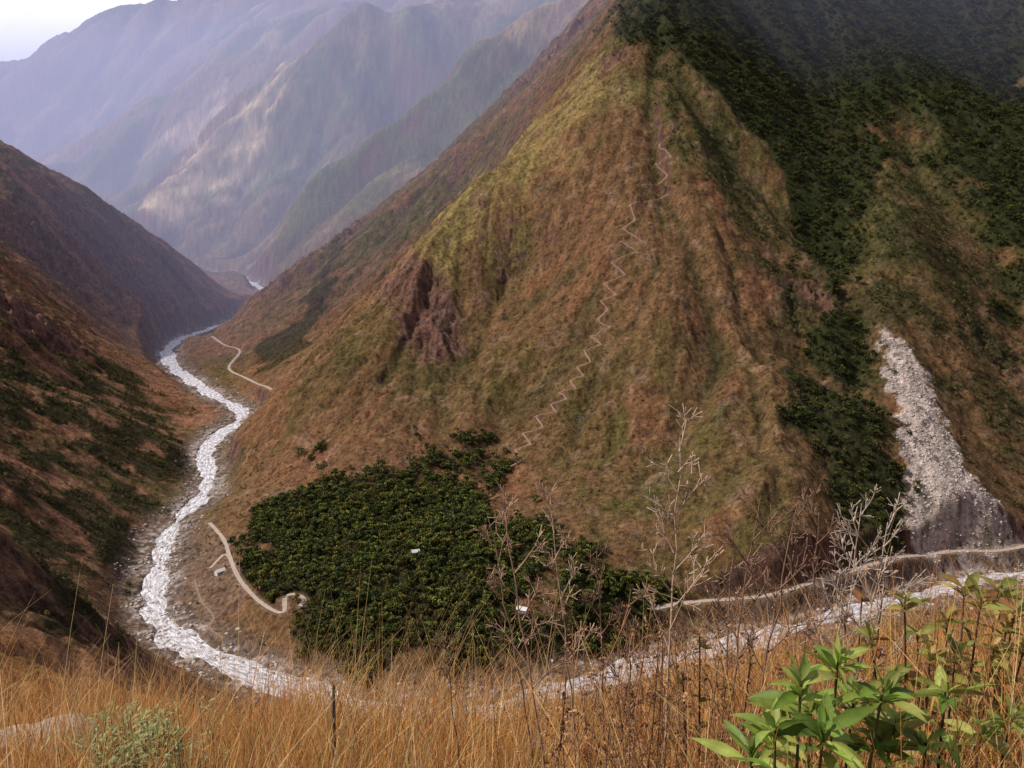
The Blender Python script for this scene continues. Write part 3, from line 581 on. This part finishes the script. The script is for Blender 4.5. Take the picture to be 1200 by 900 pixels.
# ---------------------------------------------------------------- light, sky, haze
sd=Vector((-.88,-.05,0)).normalized(); el=math.radians(46); sdir=Vector((sd.x*math.cos(el),sd.y*math.cos(el),math.sin(el)))
l=bpy.data.lights.new('sun','SUN'); l.energy=4.4; l.angle=math.radians(.8); l.color=(1,.91,.80); lo=bpy.data.objects.new('sun',l); sc.collection.objects.link(lo); lo.rotation_euler=(-sdir).to_track_quat('-Z','Y').to_euler(); lo.location=(-2000,500,3000)
w=bpy.data.worlds.new('World'); sc.world=w; w.use_nodes=True; nt=w.node_tree; bg=nt.nodes['Background']; sk=N(nt,'ShaderNodeTexSky',sky_type='NISHITA'); sk.sun_disc=False; sk.sun_elevation=el; sk.sun_rotation=math.atan2(sd.x,sd.y); sk.dust_density=1; sk.altitude=1500
tc=N(nt,'ShaderNodeTexCoord'); nn=noise(nt,2.2,6,.6,tc.outputs['Generated']); r=rampn(nt,nn.outputs['Fac'],.3,.6,(.35,)*3,(.85,)*3)
# bright break in the clouds over the valley head, duller cloud elsewhere
dp=N(nt,'ShaderNodeVectorMath',operation='DOT_PRODUCT'); nt.links.new(tc.outputs['Generated'],dp.inputs[0]); gd=Vector((-.55,.80,.24)).normalized(); dp.inputs[1].default_value=gd
cl=rampn(nt,dp.outputs['Value'],.55,.97,(.18,.172,.205),(1.,1.,.99)); vm=N(nt,'ShaderNodeVectorMath',operation='SCALE'); nt.links.new(cl.outputs[0],vm.inputs[0]); vm.inputs['Scale'].default_value=26.
mx=N(nt,'ShaderNodeMix',data_type='RGBA'); nt.links.new(r.outputs[0],mx.inputs[0]); nt.links.new(sk.outputs[0],mx.inputs[6]); nt.links.new(vm.outputs[0],mx.inputs[7]); nt.links.new(mx.outputs[2],bg.inputs[0]); bg.inputs[1].default_value=.1
# haze: absorbing block over the valley head; its emission stands in for scattered light
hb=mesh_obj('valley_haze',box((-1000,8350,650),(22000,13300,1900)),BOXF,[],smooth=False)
hm=bpy.data.materials.new('haze_glow'); hm.use_nodes=True; nt=hm.node_tree; nt.nodes.remove(nt.nodes['Principled BSDF'])
va=N(nt,'ShaderNodeVolumeAbsorption'); va.inputs['Color'].default_value=(0,0,0,1); va.inputs['Density'].default_value=1/5600
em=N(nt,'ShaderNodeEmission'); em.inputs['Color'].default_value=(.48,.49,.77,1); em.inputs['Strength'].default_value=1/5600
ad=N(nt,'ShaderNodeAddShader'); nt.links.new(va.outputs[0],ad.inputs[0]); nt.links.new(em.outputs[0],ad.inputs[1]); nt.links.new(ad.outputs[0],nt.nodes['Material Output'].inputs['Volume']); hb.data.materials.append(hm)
# ---------------------------------------------------------------- camera
cd=bpy.data.cameras.new('camera'); cam=bpy.data.objects.new('camera',cd); sc.collection.objects.link(cam); cam.location=(0,0,EYE); cam.rotation_euler=(math.pi/2-PITCH,0,0); cd.sensor_width=36; cd.lens=F/1200*36; cd.clip_start=.05; cd.clip_end=40000; sc.camera=cam
sc.view_settings.view_transform='Standard'; sc.view_settings.look='None'; sc.view_settings.exposure=0
